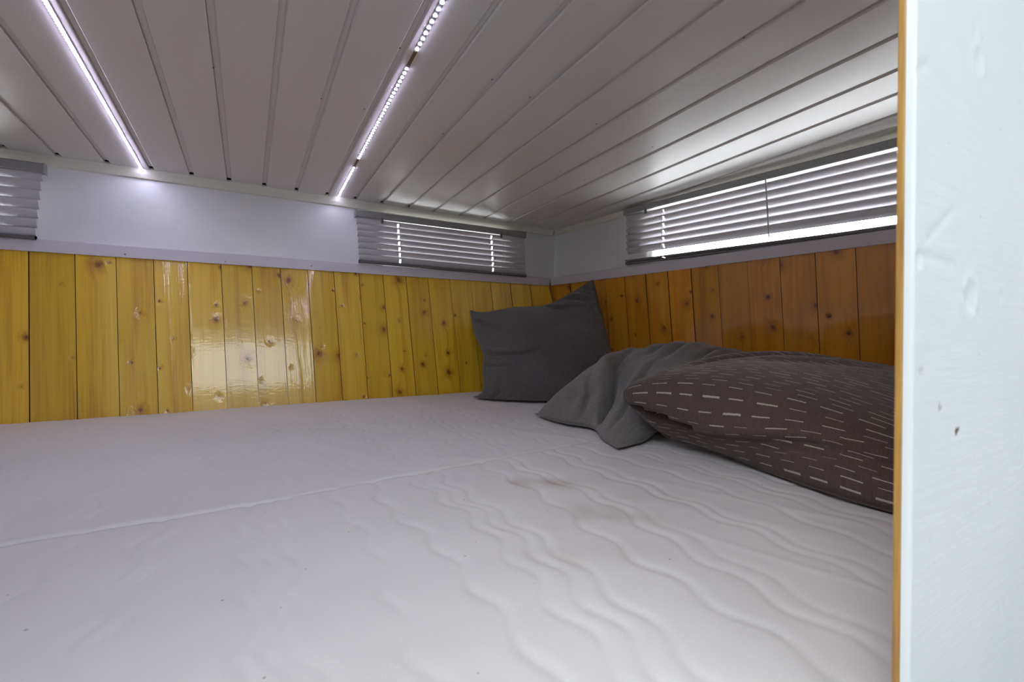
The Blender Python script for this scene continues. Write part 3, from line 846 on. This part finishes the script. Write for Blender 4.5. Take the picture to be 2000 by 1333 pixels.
def relief_1(u, v):
    r = 0.0030 * fbm(u, v, 3, 7.0, 3)
    r += crease(u, v, [(0.02, 0.55), (0.12, 0.46), (0.30, 0.42), (0.45, 0.44)], 0.016, 0.010)
    r += crease(u, v, [(0.02, 0.36), (0.12, 0.34), (0.25, 0.33)], 0.014, 0.006)
    r += crease(u, v, [(0.55, 0.98), (0.64, 0.88), (0.78, 0.82), (0.88, 0.78)], 0.015, 0.012)
    r += crease(u, v, [(0.72, 0.97), (0.80, 0.92), (0.92, 0.80), (0.97, 0.66)], 0.014, 0.012)
    r += crease(u, v, [(0.02, 0.90), (0.10, 0.86), (0.16, 0.78)], 0.018, 0.008)
    r += crease(u, v, [(0.90, 0.98), (0.95, 0.93), (0.985, 0.88)], 0.012, 0.008)
    r += crease(u, v, [(0.15, 0.02), (0.18, 0.10), (0.17, 0.22)], 0.018, 0.007)
    return r
TL, TR = P(918, 607, 1.84), P(1158, 547, 1.88)
BL, BR = P(926, 779, 1.665), P(1222, 770, 1.62)
pillow('pillow', 'charcoal linen pillow standing upright in the corner of the two panelled walls', M_CHAR,
       bottom=[BL, P(945, 787, 1.62), P(1010, 791, 1.58), P(1090, 790, 1.56), BR],
       top=[TL, P(945, 611, 1.82), P(1000, 602, 1.82), P(1062, 598, 1.86), P(1110, 576, 1.87), TR],
       left=[BL, P(944, 762, 1.68), P(944, 725, 1.72), P(944, 692, 1.75), P(928, 655, 1.79), TL],
       right=[BR, P(1208, 725, 1.68), P(1190, 672, 1.74), P(1174, 610, 1.81), TR],
       t1=0.085, t2=0.06, toward=(-0.45, -0.85, 0.35), relief=relief_1, uvs=(0.45, 0.42))
def relief_3(u, v):
    r = 0.0022 * fbm(u, v, 14, 6.0, 3)
    r += crease(u, v, [(0.13, 0.34), (0.20, 0.44), (0.34, 0.56), (0.52, 0.66)], 0.024, 0.010)
    r += crease(u, v, [(0.05, 0.30), (0.09, 0.42), (0.16, 0.54)], 0.020, 0.005)
    r += crease(u, v, [(0.34, 0.11), (0.46, 0.105), (0.56, 0.11), (0.68, 0.09)], 0.009, 0.005)
    r += crease(u, v, [(0.45, 0.05), (0.56, 0.07), (0.64, 0.07)], 0.010, 0.007)
    r += crease(u, v, [(0.68, 0.12), (0.78, 0.11), (0.86, 0.10)], 0.009, 0.007)
    r += crease(u, v, [(0.30, 0.40), (0.45, 0.48), (0.62, 0.60)], 0.030, 0.006)
    return r
UNDER = np.full((125, 125), 9.0)
Q_, R_ = P(1306, 856, 0.925), P(1482, 722, 1.26)
S_, T_ = Vector((0.735, 0.150, ZM + 0.006)), Vector((1.36, 0.150, -0.150))
pillow('pillow', 'brown cotton pillow with woven cream dashes, leaning on the right-hand pine wall', M_DASH,
       bottom=[Q_, P(1400, 884, 0.845), P(1500, 922, 0.745), P(1600, 960, 0.660), P(1742, 1006, 0.578), S_],
       left=[Q_, P(1262, 822, 0.950), P(1219, 766, 0.965), P(1288, 742, 1.07), P(1380, 730, 1.17), R_],
       right=[S_, Vector((1.05, 0.140, -0.19)), T_],
       top=[R_, P(1560, 730, 1.23), P(1650, 746, 1.16), P(1742, 768, 1.08), T_],
       t1=0.108, t2=0.05, toward=(-0.38, -0.22, 1.0), power=0.48, power_u=0.60, relief=relief_3, uvs=(0.62, 0.62), keep=UNDER)
def relief_2(u, v):
    r = 0.0045 * fbm(u, v, 8, 8.0, 3)
    r += crease(u, v, [(0.62, 0.0), (0.56, 0.16), (0.46, 0.30), (0.36, 0.44), (0.30, 0.60)], 0.034, 0.040)
    r += crease(u, v, [(0.46, 0.02), (0.40, 0.16), (0.30, 0.28)], 0.018, 0.012)
    r += crease(u, v, [(0.80, 0.05), (0.74, 0.25), (0.66, 0.45)], 0.022, 0.012)
    r += crease(u, v, [(0.55, 0.95), (0.58, 0.75), (0.66, 0.55)], 0.028, 0.016)
    r += crease(u, v, [(0.40, 0.97), (0.44, 0.75), (0.52, 0.55)], 0.024, 0.012)
    r += crease(u, v, [(0.25, 0.97), (0.30, 0.75), (0.40, 0.60)], 0.024, 0.010)
    r += crease(u, v, [(0.80, 0.95), (0.78, 0.80), (0.82, 0.62)], 0.024, 0.016)
    return r
A_, B_ = P(1046, 812, 1.30), P(1207, 884, 0.905)
C_, D_ = P(1478, 692, 1.36), P(1262, 690, 1.50)
pillow('pillow', 'crumpled grey linen pillow slumped between the charcoal pillow and the brown one', M_GREY,
       bottom=[A_, P(1072, 820, 1.22), P(1105, 830, 1.16), P(1158, 839, 1.10), P(1178, 862, 0.985), B_],
       right=[B_, P(1262, 858, 0.97), P(1330, 800, 1.08), P(1420, 735, 1.24), C_],
       left=[A_, P(1070, 790, 1.32), P(1110, 760, 1.38), P(1165, 722, 1.44), D_],
       top=[D_, P(1310, 690, 1.47), P(1360, 686, 1.44), P(1420, 686, 1.40), C_],
       t1=0.080, t2=0.05, toward=(-0.30, -0.30, 1.0), relief=relief_2, uvs=(0.45, 0.45), under=UNDER)

# ---------------------------------------------------------------- white partition beside the opening
def mat_panel():
    t = NT('white_gloss_partition_paint'); t.set(Roughness=0.33)
    v = t.coord()
    n1 = t.noise(v, 7, 4, 0.55); n2 = t.noise(t.coord(scale=(14, 1, 150)), 1.0, 3, 0.6)
    c = t.ramp(n1, [(0.3, (0.76, 0.80, 0.82)), (0.7, (0.82, 0.85, 0.86))])
    vo = t.n('ShaderNodeTexVoronoi'); t.l(v, vo.inputs['Vector']); vo.inputs['Scale'].default_value = 55
    cs = t.n('ShaderNodeSeparateColor'); t.l(vo.outputs['Color'], cs.inputs[0])
    sp_ = t.math('MULTIPLY', t.math('LESS_THAN', vo.outputs['Distance'], t.math('MULTIPLY_ADD', cs.outputs[1], 0.06, 0.02)), t.math('GREATER_THAN', cs.outputs[0], 0.86))
    c = t.mix(t.math('MULTIPLY', sp_, 0.35), c, (0.33, 0.34, 0.36))
    att = t.n('ShaderNodeAttribute', attribute_name='chip')
    c = t.mix(att.outputs['Fac'], c, (0.11, 0.055, 0.025))
    t.l(c, t.b.inputs['Base Color'])
    t.bump(t.math('ADD', t.math('MULTIPLY', n1, 1.0), t.math('MULTIPLY', n2, 0.45)), 0.6, 0.0014)
    return t.m
M_PANEL = mat_panel()
def mat_edge():
    t = NT('varnished_plywood_edge'); t.set(Roughness=0.4, Coat_Weight=0.4)
    nz = t.noise(t.coord(scale=(300, 300, 14)), 1.0, 3, 0.6)
    t.l(t.ramp(nz, [(0.3, (0.33, 0.165, 0.035)), (0.55, (0.52, 0.29, 0.065)), (0.75, (0.62, 0.38, 0.11))]), t.b.inputs['Base Color'])
    t.bump(nz, 0.3, 0.0006); return t.m
M_EDGE = mat_edge()
PY0, PY1, PY2 = 0.1045, 0.1083, 0.1120               # face, paint / wood boundary, back
XE = on_y(1748, 660, PY2).x
ztop, zbot_ = 1.08, -CZ
# front face as a fine grid in the visible part so that the dents are real
gx_ = np.concatenate([[XE + 0.0006], XE + 0.0018 + np.arange(0, 130) * 0.0022, [XR]])
gz_ = np.concatenate([[zbot_], np.arange(-0.32, 0.32, 0.0022), [ztop]])
GX, GZ = np.meshgrid(gx_, gz_)
GY = np.full_like(GX, PY0); GY[:, 0] += 0.0016
def dent(px, py, r, d, ring=0.0, sx=1.0):
    p = on_y(px, py, PY0); rr = np.hypot((GX - p.x) * sx, GZ - p.z) / r
    return d * np.exp(-rr ** 2) - ring * np.exp(-((rr - 1.6) / 0.5) ** 2)
for a in ((1912, 118, 0.007, 0.0009, 0.0004), (1895, 582, 0.008, 0.0011, 0.0006), (1905, 66, 0.005, 0.0006, 0.0002), (1958, 1183, 0.004, 0.0003, 0.0001),
          (1934, 975, 0.002, -0.0006, 0.0), (1795, 510, 0.004, 0.0008, 0.0003), (1955, 580, 0.004, 0.0006, 0.0002), (1778, 150, 0.004, 0.0012, 0.0004), (1815, 1065, 0.003, 0.0006, 0.0)):
    GY += dent(*a)
for (x0_, y0_), (x1_, y1_) in (((1778, 148), (1812, 125)), ((1810, 470), (1858, 415)), ((1795, 495), (1865, 520)), ((1880, 575), (1912, 615))):
    p, q = on_y(x0_, y0_, PY0), on_y(x1_, y1_, PY0)
    L2 = (q.x - p.x) ** 2 + (q.z - p.z) ** 2
    tt = np.clip(((GX - p.x) * (q.x - p.x) + (GZ - p.z) * (q.z - p.z)) / L2, 0, 1)
    GY += 0.0006 * np.exp(-(np.hypot(GX - p.x - tt * (q.x - p.x), GZ - p.z - tt * (q.z - p.z)) / 0.0022) ** 2)
chip = np.zeros_like(GX)
for px, py, r, a in ((1869, 842, 0.0020, 1.0), (1773, 595, 0.0022, 0.9), (1835, 795, 0.0016, 0.5), (1768, 1032, 0.002, 0.5), (1765, 1113, 0.0014, 0.6), (1799, 725, 0.002, 0.2), (1766, 680, 0.002, 0.3)):
    p = on_y(px, py, PY0); chip = np.maximum(chip, a * (np.hypot((GX - p.x) * 0.8, GZ - p.z) < r * 1.25)); GY += 0.0006 * np.exp(-(np.hypot(GX - p.x, GZ - p.z) / r) ** 2)
V = np.stack([GX, GY, GZ], -1).reshape(-1, 3).tolist()
W = len(gx_); H_ = len(gz_)
Fc = [(j * W + i, j * W + i + 1, (j + 1) * W + i + 1, (j + 1) * W + i) for j in range(H_ - 1) for i in range(W - 1)]
b = len(V)
for j in range(H_): V.append((XE, PY1, float(gz_[j])))
Fc += [(b + j, j * W, (j + 1) * W, b + j + 1) for j in range(H_ - 1)]
V += [(XE, PY1, zbot_), (XR, PY1, zbot_), (XR, PY1, ztop), (XE, PY1, ztop)]; b2 = len(V) - 4
Fc.append((b2, b2 + 3, b2 + 2, b2 + 1))
wf = struct(link('wall_front', V, Fc, M_PANEL, smooth=True))
at = wf.data.attributes.new('chip', 'FLOAT', 'POINT')
at.data.foreach_set('value', np.concatenate([chip.ravel(), np.zeros(len(V) - chip.size)]).astype(np.float32))
eb = link('edge_strip', boxv((XE - 0.0004, PY1 + 0.0001, zbot_), (XR, PY2, 0.50)), BOXF, M_EDGE, wf)
bevel(eb, 0.0006); eb['label'] = 'varnished brown plywood edge'

# ---------------------------------------------------------------- the rest of the van round the camera
bed = boxes('bed_platform', [((XL + 0.005, 0.114, ZM - 0.150), (1.29, wood_y(-0.38) - 0.012, ZM - 0.131))], M_PLY)
bed = tag(bed, 'plywood platform under the two white mattresses', 'bed base')
for (x0_, x1_) in ((XL + 0.01, XL + 0.03), (0.28, 0.30), (1.26, 1.28)):
    boxes('support_board', [((x0_, 0.13, -CZ), (x1_, 1.68, ZM - 0.150))], M_PLY, bed)
struct(boxes('floor', [((XL, -1.75, -CZ - 0.03), (XR, DW + 0.03, -CZ))], M_FLOOR))
struct(boxes('wall_left', [((XL - 0.03, -1.75, -CZ), (XL, DW + 0.03, 1.12))], M_PAINT))
q_ = REAR
struct(boxes('wall_rear', [((XL, -1.78, -CZ), (XR, -1.75, q_['z0'])), ((XL, -1.78, q_['z1']), (XR, -1.75, 1.12)),
                           ((XL, -1.78, q_['z0']), (q_['x0'], -1.75, q_['z1'])), ((q_['x1'], -1.78, q_['z0']), (XR, -1.75, q_['z1']))], M_PAINT))
XO = -0.28                                        # left side of the opening; unseen partition added to shade the bed's left
struct(boxes('wall_header', [((XL, YF, ceil_z(YF) - 0.001), (XE, YF + 0.012, 1.08)), ((XL, YF, -CZ), (XE, YF + 0.012, ZM - 0.16)), ((XL, YF, ZM - 0.16), (XO, YF + 0.012, ceil_z(YF) - 0.001))], M_PAINT))
struct(boxes('wall_side', [((XR, -1.75, -CZ), (XR + 0.03, YF + 0.012, 1.12))], M_PAINT))
h = SKY
w4 = struct(empty('overhead_light_backing')); boxes('window_pane', [((h['x0'], h['y0'], h['z'] + 0.014), (h['x1'], h['y1'], h['z'] + 0.028))], M_BLOCK, w4)  # opaque backing of the added overhead light, no real pane
w5 = struct(empty('window_5')); boxes('window_pane', [((q_['x0'], -1.778, q_['z0']), (q_['x1'], -1.764, q_['z1']))], M_BLOCK, w5)
struct(boxes('ceiling_room', [((XL, -1.75, h['z']), (XR, h['y0'], h['z'] + 0.03)), ((XL, h['y1'], h['z']), (XR, YF + 0.02, h['z'] + 0.03)),
                              ((XL, h['y0'], h['z']), (h['x0'], h['y1'], h['z'] + 0.03)), ((h['x1'], h['y0'], h['z']), (XR, h['y1'], h['z'] + 0.03))], M_PAINT))
